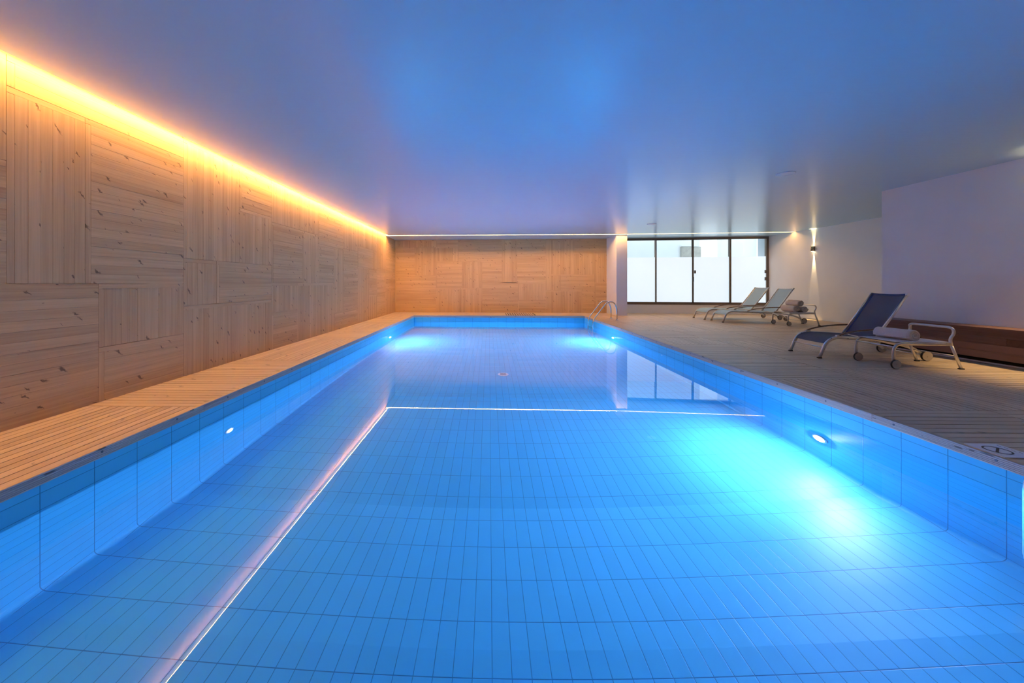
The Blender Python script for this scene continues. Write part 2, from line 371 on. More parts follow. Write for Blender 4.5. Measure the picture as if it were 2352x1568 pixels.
# ---- plaster walls
def wall_box(name, x0, x1, y0, y1, z0, z1, label):
    b = MB(); b.prism([(x0, y0), (x1, y0), (x1, y1), (x0, y1)], z0, z1)
    return structure(b.build(name, M['plaster']), label, 'wall')
wall_box('wall_right', WXN, WXR + .2, YB - .2, NEAR_END, -0.3, HC + 0.06, 'shaded mauve-grey plaster wall block on the near right above the bench')
wall_box('wall_right_recess', WXR, WXR + .2, NEAR_END, 14.4, -0.3, HC + 0.06, 'pale plaster right wall of the recess holding the small wall light')
wall_box('wall_back', WXL - .2, WXN, YB - .2, YB, -0.3, HC + 0.1, 'plain plaster wall behind the viewpoint')
mb = MB(); mb.prism([(4.66, 13.3), (5.04, 13.28), (5.04, 14.62), (4.66, 14.62)], 0, HC)
structure(mb.build('column', M['plaster']), 'square white column between the timber wall and the window', 'column')

# ---- window wall line
A = Vector((4.70, 14.48, 0)); B = Vector((*WW, 0)); wd = (B - A); wlen = wd.length; wd.normalize(); wn = Vector((wd.y, -wd.x, 0))
WROT = Matrix((wd, -wn, Vector((0, 0, 1)))).transposed()
SILL = 0.35
def wbox(b, u0, u1, d0, d1, z0, z1):     # d: towards the room
    c = A + wd * ((u0 + u1) / 2) + wn * ((d0 + d1) / 2)
    b.box((c.x, c.y, (z0 + z1) / 2), (u1 - u0, abs(d1 - d0), z1 - z0), WROT)
mb = MB(); wbox(mb, 0, wlen + .15, -0.2, 0.0, -0.25, SILL)
structure(mb.build('wall_under_window', M['plaster']), 'low plaster upstand below the window, glowing orange', 'wall')
win = bpy.data.objects.new('window_1', None); COL.objects.link(win)
structure(win, 'wide bronze-framed sliding window with frosted lower glass, behind the two pale loungers', 'window')
mb = MB(); wbox(mb, 0.3, wlen, -0.12, 0.01, SILL, SILL + 0.045); wbox(mb, 0.3, wlen, -0.12, 0.01, HC - 0.05, HC - 0.001)
wbox(mb, wlen - 0.07, wlen, -0.12, 0.012, SILL, HC); wbox(mb, 0.3, 0.36, -0.12, 0.012, SILL, HC)
mb.build('window_frame', M['frame'], win)
def uof(X): return (X - A.x) / wd.x
MUL = [uof(5.1), uof(6.53), uof(7.90), uof(9.22), wlen - 0.06]
FZ = 2.20
for k in range(4):
    a, b_ = MUL[k], MUL[k + 1]; d = -0.035 if k in (0, 3) else -0.075
    sb = MB(); s = 0.05
    for u0, u1, z0, z1 in ((a - .02, a - .02 + s, SILL + .045, HC - .05), (b_ - .02, b_ - .02 + s, SILL + .045, HC - .05), (a, b_, SILL + .045, SILL + .10), (a, b_, HC - .085, HC - .05)):
        wbox(sb, u0, u1, d - .045, d + .045, z0, z1)
    sash = sb.build('sash', M['frame'], win)
    g = MB(); wbox(g, a, b_, d - .004, d + .001, FZ, HC - .06); g.build('clear_pane', M['glass'], sash)
    g = MB(); wbox(g, a, b_, d - .004, d + .001, SILL + .06, FZ); g.build('frosted_pane', M['frost'], sash)
for u, z in ((MUL[2] + .05, 1.62), (wlen - .12, 1.62), (wlen - .12, 1.35)):
    h = MB(); wbox(h, u - .025, u + .03, 0.0, 0.04, z - .06, z + .06); h.build('window_handle', M['frame'], win)
h = MB(); wbox(h, MUL[2] - .03, MUL[2] + .01, 0.012, 0.03, 1.25, 1.42); h.build('lock', M['ink'], win)

# ---- exterior beyond the window
mb = MB(); mb.box((8.32, 17.6, 2.0), (3.46, 0.3, 4.6)); mb.box((11.9, 17.6, 2.0), (1.66, 0.3, 4.6)); mb.box((15.5, 17.2, 2.0), (5.5, 0.3, 4.6))
structure(mb.build('wall_exterior', M['ext']), 'pale concrete building wall seen through the clear top of the window', 'wall')
mb = MB(); mb.box((8, 18, -0.3), (24, 7, 0.1)); structure(mb.build('ground_exterior', M['ext']), 'pale paving outside the window', 'ground')
t = thing('meter_box', 'small steel cabinet with a lit lip on the outside wall, seen above the frosted glass', 'cabinet', (9.60, 17.4, 2.38))
b = MB(); b.box((0, 0, 0.27), (0.92, 0.08, 0.54)); b.build('cabinet_body', M['extwin'], t)
b = MB(); b.box((-0.1, -0.05, 0.57), (0.75, 0.14, 0.05)); b.build('lip', M['white'], t)

# ------------------------------------------------------------------ ceiling with light slots
S = 0.075; SLW = 0.13
SL = [(-3.775, 13.30), (4.66, 13.13), (10.55, 12.66)]
def back(p): return (p[0], p[1] + S)
mb = MB()
mb.prism([(WXL + SLW, YB), (WXR, YB), SL[2], SL[1], (WXL + SLW, SL[0][1])], HC, HC + 0.12)
mb.prism([(WXL, 13.30 + S), back(SL[1]), (4.70, 14.8), (WXL, 14.9)], HC, HC + 0.12)
mb.prism([back(SL[1]), back(SL[2]), (WXR, 14.2), (4.70, 14.8)], HC, HC + 0.12)
structure(mb.build('ceiling', M['ceiling']), 'smooth satin white ceiling, blue from the pool light and partly in its paint', 'ceiling')
mb = MB()
mb.prism([(WXL - .1, YB), (WXL + SLW + .02, YB), (WXL + SLW + .02, 13.4), (WXL - .1, 13.4)], HC + 0.07, HC + 0.14)
mb.prism([(WXL, 13.28), (4.66, 13.11), (4.66, 13.13 + S + .02), (WXL, 13.30 + S + .02)], HC + 0.03, HC + 0.14)
mb.prism([(4.66, 13.11), (10.55, 12.64), (10.55, 12.66 + S + .02), (4.66, 13.13 + S + .02)], HC + 0.03, HC + 0.14)
mb.prism([(WXL - .2, YB - .2), (WXR + .2, YB - .2), (WXR + .2, 15), (WXL - .2, 15)], HC + 0.15, HC + 0.3)
structure(mb.build('ceiling_slab', M['plaster']), 'slab closing the light slots above the ceiling', 'ceiling')
def strip(p0, p1, wdt, z, label):
    p0, p1 = Vector((*p0, 0)), Vector((*p1, 0)); d = (p1 - p0).normalized(); n = Vector((-d.y, d.x, 0)) * wdt / 2
    b = MB(); b.quad([(p0 - n).xy[:] + (z,), (p0 + n).xy[:] + (z,), (p1 + n).xy[:] + (z,), (p1 - n).xy[:] + (z,)])
    return tag(b.build('light_strip', M['strip']), label, 'light strip', 'warm light strips in the ceiling slots')
strip((WXL + 0.095, YB), (WXL + 0.095, 13.3), 0.019, HC + 0.05, 'warm LED strip hidden in the ceiling gap along the left timber wall')
h2 = S / 2
strip((-3.80, 13.30 + h2), (4.64, 13.13 + h2), 0.022, HC + 0.016, 'warm LED strip line in the ceiling before the far timber wall')
strip((4.68, 13.13 + h2), (10.50, 12.664 + h2), 0.009, HC + 0.016, 'warm LED strip line in the ceiling before the window')
for k, (x, y, lab) in enumerate(((4.81, 5.96, 'round white ceiling speaker, the nearer and larger of two'), (4.86, 10.9, 'round white ceiling speaker, the far one near the window'))):
    t = thing('ceiling_speaker', lab, 'speaker', (x, y, HC), 0, 'round ceiling speakers')
    b = MB(); b.lathe((0, 0, 0), (0, 0, -1), [(-0.0, 0.128), (0.006, 0.128), (0.009, 0.12), (0.006, 0.112)]); b.build('speaker_rim', M['white'], t)
    b = MB(); b.disc((0, 0, -0.004), (0, 0, -1), 0.111, 0.006); b.build('speaker_grille', M['white'], t)

# ------------------------------------------------------------------ deck
mb = MB()
BT = 0.024
def deck_panel(x0, x1, y0, y1, d, pitch=0.085, gap=0.009):
    plank_panel(mb, (0, 0, -BT), (1, 0, 0), (0, 1, 0), (0, 0, 1), x0, x1, y0, y1, 'H' if d == 'T' else 'V', pitch, gap=gap, thick=BT)
DL = [(-2.2, 1.2, 'T'), (1.2, 3.38, 'L'), (3.38, 5.45, 'T'), (5.45, 7.6, 'L'), (7.6, 9.4, 'T'), (9.4, 10.7, 'L'), (10.7, 12.2, 'T'), (12.2, 13.24, 'L')]
for y0, y1, d in DL:
    deck_panel(WXL, PXL, y0, y1, d)
deck_panel(WXL, 1.0, 13.24, 14.75, 'T'); deck_panel(2.05, 4.66, 13.24, 14.6, 'T')
deck_panel(1.0, 2.05, 13.24, 14.65, 'T')
A_ = [(-2.2, 3.42, 'T'), (3.42, 4.5, 'L'), (4.5, 7.0, 'T'), (7.0, 7.95, 'L'), (7.95, 9.1, 'T'), (9.1, 11.0, 'L'), (11.0, 13.24, 'L')]
for y0, y1, d in A_: deck_panel(PXR, 4.6, y0, y1, d)
B_ = [(-2.2, 3.42, 'T'), (3.42, 5.05, 'L'), (5.05, 6.3, 'T'), (6.3, 7.5, 'L'), (7.5, 8.9, 'T'), (8.9, 10.3, 'L'), (10.3, 11.8, 'T'), (11.8, 14.55, 'L')]
for y0, y1, d in B_: deck_panel(4.6, 5.85, y0, y1, d)
C_ = [(-2.2, 5.05, 'T'), (5.05, 6.6, 'T'), (6.6, 7.9, 'L'), (7.9, 9.5, 'T'), (9.5, 10.8, 'L'), (10.8, 12.6, 'T'), (12.6, 14.4, 'L')]
for y0, y1, d in C_: deck_panel(5.85, 7.58, y0, y1, d)
for y0, y1, d in [(7.2, 8.5, 'L'), (8.5, 9.9, 'T'), (9.9, 11.3, 'L'), (11.3, 12.7, 'T'), (12.7, 14.2, 'L')]: deck_panel(7.58, 9.1, y0, y1, d)
for y0, y1, d in [(7.2, 8.9, 'T'), (8.9, 10.4, 'L'), (10.4, 12.0, 'T'), (12.0, 13.95, 'L')]: deck_panel(9.1, 10.54, y0, y1, d)
deck_panel(PXL, PXR, YB, PY0, 'T')
structure(mb.build('floor', M['deck']), 'pine decking laid in patches of alternating board direction round the pool', 'floor')
mb = MB()       # dark sub-base under the boards, with the pool left open
for x0, x1, y0, y1 in ((WXL, PXL - .03, YB, 14.9), (PXR + .03, WXR, YB, 14.5), (PXL - .03, PXR + .03, YB, PY0 - .03), (PXL - .03, PXR + .03, 13.27, 14.8)):
    mb.prism([(x0, y0), (x1, y0), (x1, y1), (x0, y1)], -0.3, -BT - .001)
structure(mb.build('floor_base', M['dark']), 'dark sub-base seen only in the gaps of the decking', 'floor')
# slatted overflow grate in the far deck
t = thing('overflow_grate', 'short slatted wooden grate set in the deck at the far pool edge', 'grate', (1.19, 13.85, 0))
for k in range(12):
    b = MB(); b.box((-0.50 + k * 0.088, 0, 0.004), (0.055, 0.95, 0.012), None, 1, (k * 3.1, k)); b.build('slat', M['deck'], t)
b = MB(); b.box((0, 0, 0.0005), (1.1, 0.95, 0.002)); b.build('grate_recess', M['dark'], t)

# ------------------------------------------------------------------ pool
def polyY(x): return PYL + (PYR - PYL) * (x - PXL) / (PXR - PXL)
COPE = 0.07
mb = MB()
def cope(p0, p1, n):
    p0, p1 = Vector((*p0, 0)), Vector((*p1, 0)); L_ = (p1 - p0).length; d = (p1 - p0) / L_; up = Vector((0, 0, 1)); nn = Vector(n)
    q = 0
    while q < L_:
        e = min(q + rnd.uniform(2.4, 3.2), L_)
        if L_ - e < 0.8: e = L_
        c_ = p0 + d * ((q + e) / 2) + nn * 0.0 + up * (-COPE / 2)
        mb.box(tuple(c_ + Vector(n) * -0.016), (e - q - 0.003, 0.03, COPE), Matrix((d, nn, up)).transposed(), 0, (rnd.uniform(0, 50), rnd.uniform(0, 50)))
        for r_ in range(6): mb.box(tuple(c_ + nn * 0.0 + up * (COPE / 2 - 0.006 - r_ * 0.0117)), (e - q - 0.003, 0.006, 0.0088), Matrix((d, nn, up)).transposed(), 0, (rnd.uniform(0, 50), rnd.uniform(0, 50)))
        q = e
cope((PXL, PY0), (PXL, PYL), (1, 0, 0)); cope((PXR, PY0), (PXR, PYR), (-1, 0, 0)); cope((PXL, PYL), (PXR, PYR), (0, -1, 0)); cope((PXL, PY0), (PXR, PY0), (0, 1, 0))
structure(mb.build('pool_coping', M['coping']), 'grooved timber edge board running round the pool rim', 'coping')
mb = MB()     # screw heads on the edge board
for sx, n in ((PXL + .0035, 1), (PXR - .0035, -1)):
    y = 1.9
    while y < 12.5: mb.disc((sx, y, -0.028), (n, 0, 0), 0.008, 0.003, 10); y += 0.62
M['screw'] = plain('dull_screw', (0.16, 0.18, 0.2), 0.5, 0.6, noise=0.1)
o = mb.build('trim_1', M['screw']); structure(o, 'small screw heads in the pool edge board', 'screws')

FLOOR = [(PY0, -1.10), (2.0, -1.22), (2.35, -1.275), (3.25, -1.43), (5.0, -1.435), (PYR - .0, -1.48)]
def fz(y):
    for (a, za), (b2, zb) in zip(FLOOR, FLOOR[1:]):
        if y <= b2: return za + (zb - za) * max(0, (y - a)) / (b2 - a)
    return FLOOR[-1][1]
CR = 0.045      # cove radius
ys = sorted(set([a for a, _ in FLOOR[:-1]] + [0.9, 1.2, 1.6, 2.7, 3.0, 4, 6, 7, 8, 9, 10, 11, 12]))
fl = MB(); cov = MB()
xs = [PXL + CR] + [PXL + CR + (PXR - PXL - 2 * CR) * k / 8 for k in range(1, 8)] + [PXR - CR]
def yend(x, y): return y if y is not None else polyY(x) - CR
ysx = [PY0 + CR] + ys[1:] + [None]
for j in range(len(ysx) - 1):
    for i in range(len(xs) - 1):
        P = []
        for (x, y) in ((xs[i], ysx[j]), (xs[i + 1], ysx[j]), (xs[i + 1], ysx[j + 1]), (xs[i], ysx[j + 1])):
            yy = yend(x, y); P.append((x, yy, fz(yy)))
        fl.quad(P, [(p[1], p[0]) for p in P])
structure(fl.build('pool_floor', M['tile_floor']), 'blue tiled pool bottom with long narrow tiles', 'pool floor')
wl = MB()
NA = 6
def wall_strip(x, sgn, y0, y1f):
    yl = [y0] + ys[1:] + [y1f]
    for a, b2 in zip(yl, yl[1:]):
        def prof(y):
            z = fz(y); pts = [(x, -COPE, -COPE)] + [(x, z + CR, z + CR)]
            for k in range(1, NA + 1):
                t_ = k / NA * math.pi / 2; pts.append((x + sgn * CR * (1 - math.cos(t_)), z + CR - CR * math.sin(t_), z + CR - CR * t_))
            return pts
        pa, pb = prof(a), prof(b2)
        for k in range(len(pa) - 1):
            Q = [(pa[k][0], a, pa[k][1]), (pb[k][0], b2, pb[k][1]), (pb[k + 1][0], b2, pb[k + 1][1]), (pa[k + 1][0], a, pa[k + 1][1])]
            U = [(a, pa[k][2]), (b2, pb[k][2]), (b2, pb[k + 1][2]), (a, pa[k + 1][2])]
            if sgn < 0: Q.reverse(); U.reverse()
            wl.quad(Q, U, True)
wall_strip(PXL, 1, PY0, PYL); wall_strip(PXR, -1, PY0, PYR)
for sg, yf in ((-1, lambda x: polyY(x)), (1, lambda x: PY0)):
    for i in range(8):
        xa, xb = PXL + (PXR - PXL) * i / 8, PXL + (PXR - PXL) * (i + 1) / 8
        z = fz(yf(xa) - 0.0 if sg < 0 else PY0 + CR); pr = [(0, -COPE, -COPE), (0, z + CR, z + CR)]
        for k in range(1, NA + 1):
            t_ = k / NA * math.pi / 2; pr.append((CR * (1 - math.cos(t_)), z + CR - CR * math.sin(t_), z + CR - CR * t_))
        for k in range(len(pr) - 1):
            Q = [(xa, yf(xa) + sg * pr[k][0], pr[k][1]), (xb, yf(xb) + sg * pr[k][0], pr[k][1]), (xb, yf(xb) + sg * pr[k + 1][0], pr[k + 1][1]), (xa, yf(xa) + sg * pr[k + 1][0], pr[k + 1][1])]
            U = [(xa, pr[k][2]), (xb, pr[k][2]), (xb, pr[k + 1][2]), (xa, pr[k + 1][2])]
            wl.quad(Q, U, True)
structure(wl.build('pool_wall', M['tile_wall']), 'blue tiled pool sides with a rounded foot', 'pool wall')
mb = MB(); mb.quad([(PXL, PY0, WATER), (PXR, PY0, WATER), (PXR, PYR, WATER), (PXL, PYL, WATER)])
structure(mb.build('pool_water', M['water']), 'still clear pool water mirroring the window and light line', 'water')

# pool lamps
def pool_lamp(x, y, z, n, lens, label):
    t = thing('pool_lamp', label, 'lamp', (x, y, z), 0, 'round underwater lamps in the pool sides')
    if lens is M['lens_dim']: t.scale = (0.72, 0.72, 0.72)
    b = MB(); b.lathe((0, 0, 0), (n, 0, 0), [(0.0, 0.085), (0.012, 0.085), (0.018, 0.075), (0.018, 0.06), (0.006, 0.058)], 32); b.build('lamp_rim', M['white'], t)
    b = MB(); b.lathe((0, 0, 0), (n, 0, 0), [(0.008, 0.056), (0.022, 0.05), (0.028, 0.03), (0.030, 0.008)], 24); b.build('lamp_lens', lens, t)
pool_lamp(PXR, 3.82, -0.86, -1, M['lens'], 'glaring white-blue underwater lamp in the near right pool side')
pool_lamp(PXL, 3.78, -0.68, 1, M['lens_dim'], 'dim small underwater lamp in the near left pool side')
pool_lamp(PXR, 10.05, -0.80, -1, M['lens'], 'bright underwater lamp in the right pool side near the ladder')
pool_lamp(PXL, 9.99, -0.76, 1, M['lens'], 'bright underwater lamp in the left pool side at the far end')
t = thing('floor_drain', 'round pale drain cover in the middle of the pool bottom', 'drain', (0.27, 6.9, fz(6.9)))
b = MB(); b.lathe((0, 0, 0), (0, 0, 1), [(0, 0.105), (0.006, 0.1), (0.012, 0.085)], 32); b.build('drain_cover', M['white'], t)
b = MB()
for k in range(10): b.box((0, -0.06 + k * .0133, 0.0125), (0.11, 0.004, 0.002))
b.build('drain_slots', M['ink'], t)
t = thing('wall_inlet', 'tiny round water inlet at the waterline in the right pool side', 'inlet', (PXR, 7.26, -0.31))
b = MB(); b.lathe((0, 0, 0), (-1, 0, 0), [(0, 0.03), (0.008, 0.028), (0.008, 0.015), (0.002, 0.013)], 20); b.build('inlet_ring', M['white'], t)

# ladders
def ladder(yc, label):
    t = thing('pool_ladder', label, 'ladder', (PXR, yc, 0), 0, 'steel pool ladders on the right side')
    for s_ in (-1, 1):
        y = s_ * 0.28
        pts = [(0.64, y, 0.0), (0.64, y, 0.36), (0.56, y, 0.57), (0.34, y, 0.60), (-0.12, y, 0.0), (-0.12, y, -1.0), (-0.02, y, -1.1)]
        b = MB(); b.tube(rounded(pts, 0.14, 7), 0.0215, 14); rail = b.build('handrail', M['steel'], t)
        b = MB(); b.lathe((0.64, y, 0), (0, 0, 1), [(0, 0.05), (0.008, 0.048), (0.02, 0.028)], 20); b.build('flange', M['steel'], rail)
        b = MB(); b.box((-0.06, y, -0.33), (0.12, 0.03, 0.03)); b.build('wall_bracket', M['steel'], rail)
    for k in range(4):
        b = MB(); b.box((-0.12, 0, -0.30 - k * 0.235), (0.085, 0.53, 0.022)); b.build('step', M['steel'], t)
    return t
ladder(11.88, 'curved steel pool ladder at the far right corner, before the white column')
ladder(2.015, 'steel pool ladder cut off by the right edge of the picture')

# no-diving sign lying on the deck edge
t = thing('no_diving_plate', 'white square plate with a black ring and slash, on the deck edge at near right', 'sign', (3.575, 2.60, 0.0))
b = MB(); b.box((0, 0, 0.003), (0.23, 0.21, 0.005)); b.build('plate', M['white'], t)
b = MB()
ring = [(math.cos(a) * .062 - .02, math.sin(a) * .062, 0.0065) for a in [2 * math.pi * k / 40 for k in range(40)]]
b.tube(ring, flat=(0.005, 0.0012), seg=6, closed=True); b.build('ring_mark', M['ink'], t)
b = MB(); b.box((-0.02, 0, 0.0065), (0.115, 0.013, 0.0015), Matrix.Rotation(R(35), 3, 'Z')); b.build('slash_mark', M['ink'], t)
b = MB()
for k in range(10): b.box((0.078 + (k % 2) * .009, -0.085 + k * 0.018, 0.0058), (0.0035, 0.009, 0.0006))
b.build('small_lettering', M['ink'], t)

# ------------------------------------------------------------------ wall lights
def spot(parent, loc, rot, energy, size, blend, color, radius=0.01):
    l = bpy.data.lights.new('spot', 'SPOT'); l.energy = energy; l.spot_size = R(size); l.spot_blend = blend; l.color = color; l.shadow_soft_size = radius
    o = bpy.data.objects.new('bulb', l); COL.objects.link(o); o.location = loc; o.rotation_euler = rot; o.parent = parent; return o
def sconce(x, y, z, label, e_down, s_down, e_up, s_up):
    t = thing('wall_light', label, 'wall light', (x, y, z), 0, 'up-and-down wall lights')
    b = MB(); b.box((-0.009, 0, 0), (0.018, 0.07, 0.12)); b.build('back_plate', M['sconce'], t)
    b = MB(); b.lathe((-0.055, 0, 0), (0, 0, 1), [(-0.075, 0.038), (-0.08, 0.042), (0.08, 0.042), (0.075, 0.038)], 24); b.build('lamp_body', M['sconce'], t)
    for s_ in (-1, 1):
        b = MB(); b.disc((-0.055, 0, s_ * 0.081), (0, 0, s_), 0.028, 0.002, 20); b.build('lamp_lens', M['sconce_glow'], t)
    spot(t, (-0.018, 0, -0.09), (0, 0, 0), e_down, s_down, 0.6, (1.0, 0.66, 0.30), 0.008)
    spot(t, (-0.018, 0, 0.09), (R(180), 0, 0), e_up, s_up, 0.6, (1.0, 0.66, 0.30), 0.012)
sconce(WXR, 11.95, 2.30, 'small cylindrical light on the recess wall throwing narrow beams up and down', 480, 18, 200, 24)
sconce(WXN, 4.5, 2.25, 'wall light on the near right wall beyond the edge of the picture', 260, 88, 60, 110)

# ------------------------------------------------------------------ bench
t = thing('bench', 'long dark reddish timber bench built along the near right wall', 'bench', (WXN, 0, 0))
BY0, BY1 = -1.0, 7.05
b = MB(); y = BY0
for xk in range(2):
    b.box((-0.10 - 0.196 * xk, (BY0 + BY1) / 2, 0.515), (0.19, BY1 - BY0, 0.03), None, 1, (xk * 5, xk * 3))
b.build('seat_top', M['bench'], t)
b = MB()
for r_ in range(4):
    y = BY0; z = 0.085 + r_ * 0.1045
    while y < BY1 - .01:
        e = min(BY1, y + rnd.uniform(1.6, 2.6)); e = BY1 if BY1 - e < .5 else e
        b.box((-0.375, (y + e) / 2, z + .052), (0.022, e - y - .003, 0.1025), None, 1, (rnd.uniform(0, 40), rnd.uniform(0, 40))); y = e
b.build('front_boards', M['bench'], t)
b = MB()
for r_ in range(4): b.box((-0.19, BY1 - .011, 0.085 + r_ * .1045 + .052), (0.345, 0.022, 0.1025), None, 0, (r_ * 7, r_))
b.build('end_boards', M['bench'], t)
b = MB(); b.box((-0.14, (BY0 + BY1) / 2 - .05, 0.27), (0.22, BY1 - BY0 - .15, 0.45)); b.box((-0.2, (BY0 + BY1) / 2 - .05, 0.045), (0.1, BY1 - BY0 - .3, 0.088)); b.build('carcass', M['dark'], t)
for y0_, y1_ in ((BY0, 3.75), (3.87, 6.95)):
    b = MB(); b.box((-0.275, (y0_ + y1_) / 2, 0.012), (0.016, y1_ - y0_, 0.02)); b.build('kick_rail', M['white'], t)

# ------------------------------------------------------------------ loungers
def lounger(name, label, W, u_br, u_hinge, u_top, u_wheel, h_top, sling, hem, loc, rz, group=None):
    """local x from foot end to head end, y across"""
    t = thing(name, label, 'sun lounger', loc, rz, group)
    hw = W / 2; hs = 0.345
    uw = u_wheel
    for s_ in (-1, 1):
        y = s_ * hw
        pts = [(0, y, 0.012), (0.045, y, 0.13)] + arc((0.045, y, 0.13), (0.10, y, hs - .03), (0.27, y, hs - .012), 8)[1:]
        pts += [(u_hinge, y, hs - 0.045), (uw - 0.42, y, 0.255)] + arc((uw - 0.42, y, 0.255), (uw - 0.16, y, 0.225), (uw - 0.01, y, 0.075), 8)[1:]
        b = MB(); b.tube(pts, flat=(0.025, 0.015), seg=12); rail = b.build('side_rail', M['metal'], t)
        b = MB(); b.box((0.0, y, 0.008), (0.055, 0.034, 0.016)); b.build('foot_cap', M['rubber'], rail)
        b = MB(); b.box((u_br, y, hs + .005), (0.07, 0.034, 0.035)); b.build('bracket', M['metal'], rail)
        for uu in (0.16, u_br + .12, u_hinge + .1):
            b = MB(); b.disc((uu, y - .016, hs - .025), (0, 1, 0), 0.006, 0.004, 8); b.build('rivet', M['ink'], rail)
        # wheel
        yw = s_ * (hw + 0.035); wr = 0.075
        b = MB(); b.disc((uw, yw, wr + .001), (0, 1, 0), wr, 0.03, 36, bevel=0.006); wh = b.build('wheel', M['rubber'], t)
        b = MB()
        b.disc((uw, yw - .0165, wr), (0, 1, 0), wr - .006, 0.004, 36, bevel=.001); b.disc((uw, yw + .0165, wr), (0, 1, 0), wr - .006, 0.004, 36, bevel=.001); b.disc((uw, yw, wr), (0, 1, 0), 0.009, 0.045, 12)
        b.build('hub_cap', M['wheel'], wh)
        # arm
        a0 = (u_br, s_ * (hw + .012), hs + .02); a2 = (u_hinge + 0.10, s_ * (hw + .02), hs + 0.125); a1 = (u_br + .25 * (u_hinge - u_br) + .05, s_ * (hw + .018), hs + 0.115)
        b = MB(); b.tube(arc(a0, a1, a2, 12), flat=(0.021, 0.008), seg=10); arm = b.build('armrest', M['armwood'], t)
        b = MB(); b.tube([(p[0], p[1], p[2] - .012) for p in arc(a0, a1, a2, 12)], flat=(0.016, 0.004), seg=8); b.build('arm_bar', M['metal'], arm)
        # back side rail
        b = MB(); b.tube([(u_hinge - .02, s_ * (hw - .02), hs - .02), (u_hinge + (u_top - u_hinge) * .5, s_ * (hw - .02), hs + (h_top - hs) * .49), (u_top, s_ * (hw - .02), h_top)], flat=(0.012, 0.019), seg=10); br = b.build('back_rail', M['metal'], t)
        b = MB(); b.disc((u_top, s_ * (hw - .02), h_top), (0, 1, 0), 0.021, 0.03, 14); b.build('rail_cap', M['metal'], br)
        b = MB(); b.tube([(u_hinge + .02, s_ * (hw - .05), hs - .05), (u_hinge + 0.10, s_ * (hw - .05), hs + 0.10)], r=0.004, seg=6); b.build('stay', M['steel'], t)
    # sling seat
    def sheet(path, y0, y1, sag, mat, name, th=0.003, n=10, parent=t):
        b = MB(); P = [Vector(p) for p in path]
        for sgn in (0, 1):
            for k in range(len(P) - 1):
                for q in range(n):
                    ya, yb = y0 + (y1 - y0) * q / n, y0 + (y1 - y0) * (q + 1) / n
                    def pt(p, y, k2):
                        f = 1 - (2 * (y - y0) / (y1 - y0) - 1) ** 2; return (p.x, y, p.z - sag[k2] * f - sgn * th)
                    Q = [pt(P[k], ya, k), pt(P[k], yb, k), pt(P[k + 1], yb, k + 1), pt(P[k + 1], ya, k + 1)]
                    if sgn == 0: Q.reverse()
                    b.quad(Q, None, True)
        return b.build(name, mat, parent)
    sp = arc((0.075, 0, 0.235), (0.13, 0, hs - .012), (0.30, 0, hs + .0), 6) + [Vector((u_hinge * .6 + .1, 0, hs - .01)), Vector((u_hinge - .01, 0, hs - .025))]
    sheet(sp, -hw + .01, hw - .01, [0.004, .006, .008, .01, .012, .014, .016, 0.022, 0.018], sling, 'seat_sling')
    bp_ = [(u_hinge, 0, hs - .015), (u_hinge + (u_top - u_hinge) * .33, 0, hs + (h_top - hs) * .31), (u_hinge + (u_top - u_hinge) * .66, 0, hs + (h_top - hs) * .65), (u_top, 0, h_top)]
    bs = sheet(bp_, -hw + .035, hw - .035, [0.012, 0.02, 0.02, 0.012], sling, 'back_sling')
    for s_ in (-1, 1):
        b = MB(); yy = s_ * (hw - .05)
        b.tube([(p[0], yy, p[2] - .002) for p in bp_], flat=(0.018, 0.003), seg=8); b.build('hem', hem, bs)
    b = MB(); b.tube([(u_top, -hw + .02, h_top), (u_top, -hw * .5, h_top - .012), (u_top, 0, h_top - .016), (u_top, hw * .5, h_top - .012), (u_top, hw - .02, h_top)], r=0.016, seg=12); b.build('head_bar', hem, t)
    for uu, zz, r_ in ((0.055, 0.17, 0.009), (uw, 0.076, 0.009), (u_hinge, hs - .05, 0.010)):
        b = MB(); b.tube([(uu, -hw, zz), (uu, hw, zz)], r=r_, seg=10); b.build('cross_bar', M['metal'], t)
    return t
def rot_of(dx, dy): return math.atan2(dy, dx)
lounger('sun_lounger', 'navy mesh sun lounger with wood arms on the near right deck', 0.62, 0.27, 0.82, 1.24, 1.44, 1.0, M['sling_navy'], M['hem_navy'], (5.21, 6.08, 0), R(-5.6))
lounger('sun_lounger', 'pale mesh sun lounger nearest the wall light, behind the three towels', 0.66, 0.70, 1.50, 1.97, 2.22, 1.02, M['sling_pale'], M['hem_pale'], (7.06, 11.34, 0), R(-5), 'pale sun loungers by the window')
lounger('sun_lounger', 'pale mesh sun lounger furthest back, right in front of the window', 0.66, 0.70, 1.50, 2.03, 2.34, 1.03, M['sling_pale'], M['hem_pale'], (7.03, 12.24, 0), R(-1.5), 'pale sun loungers by the window')

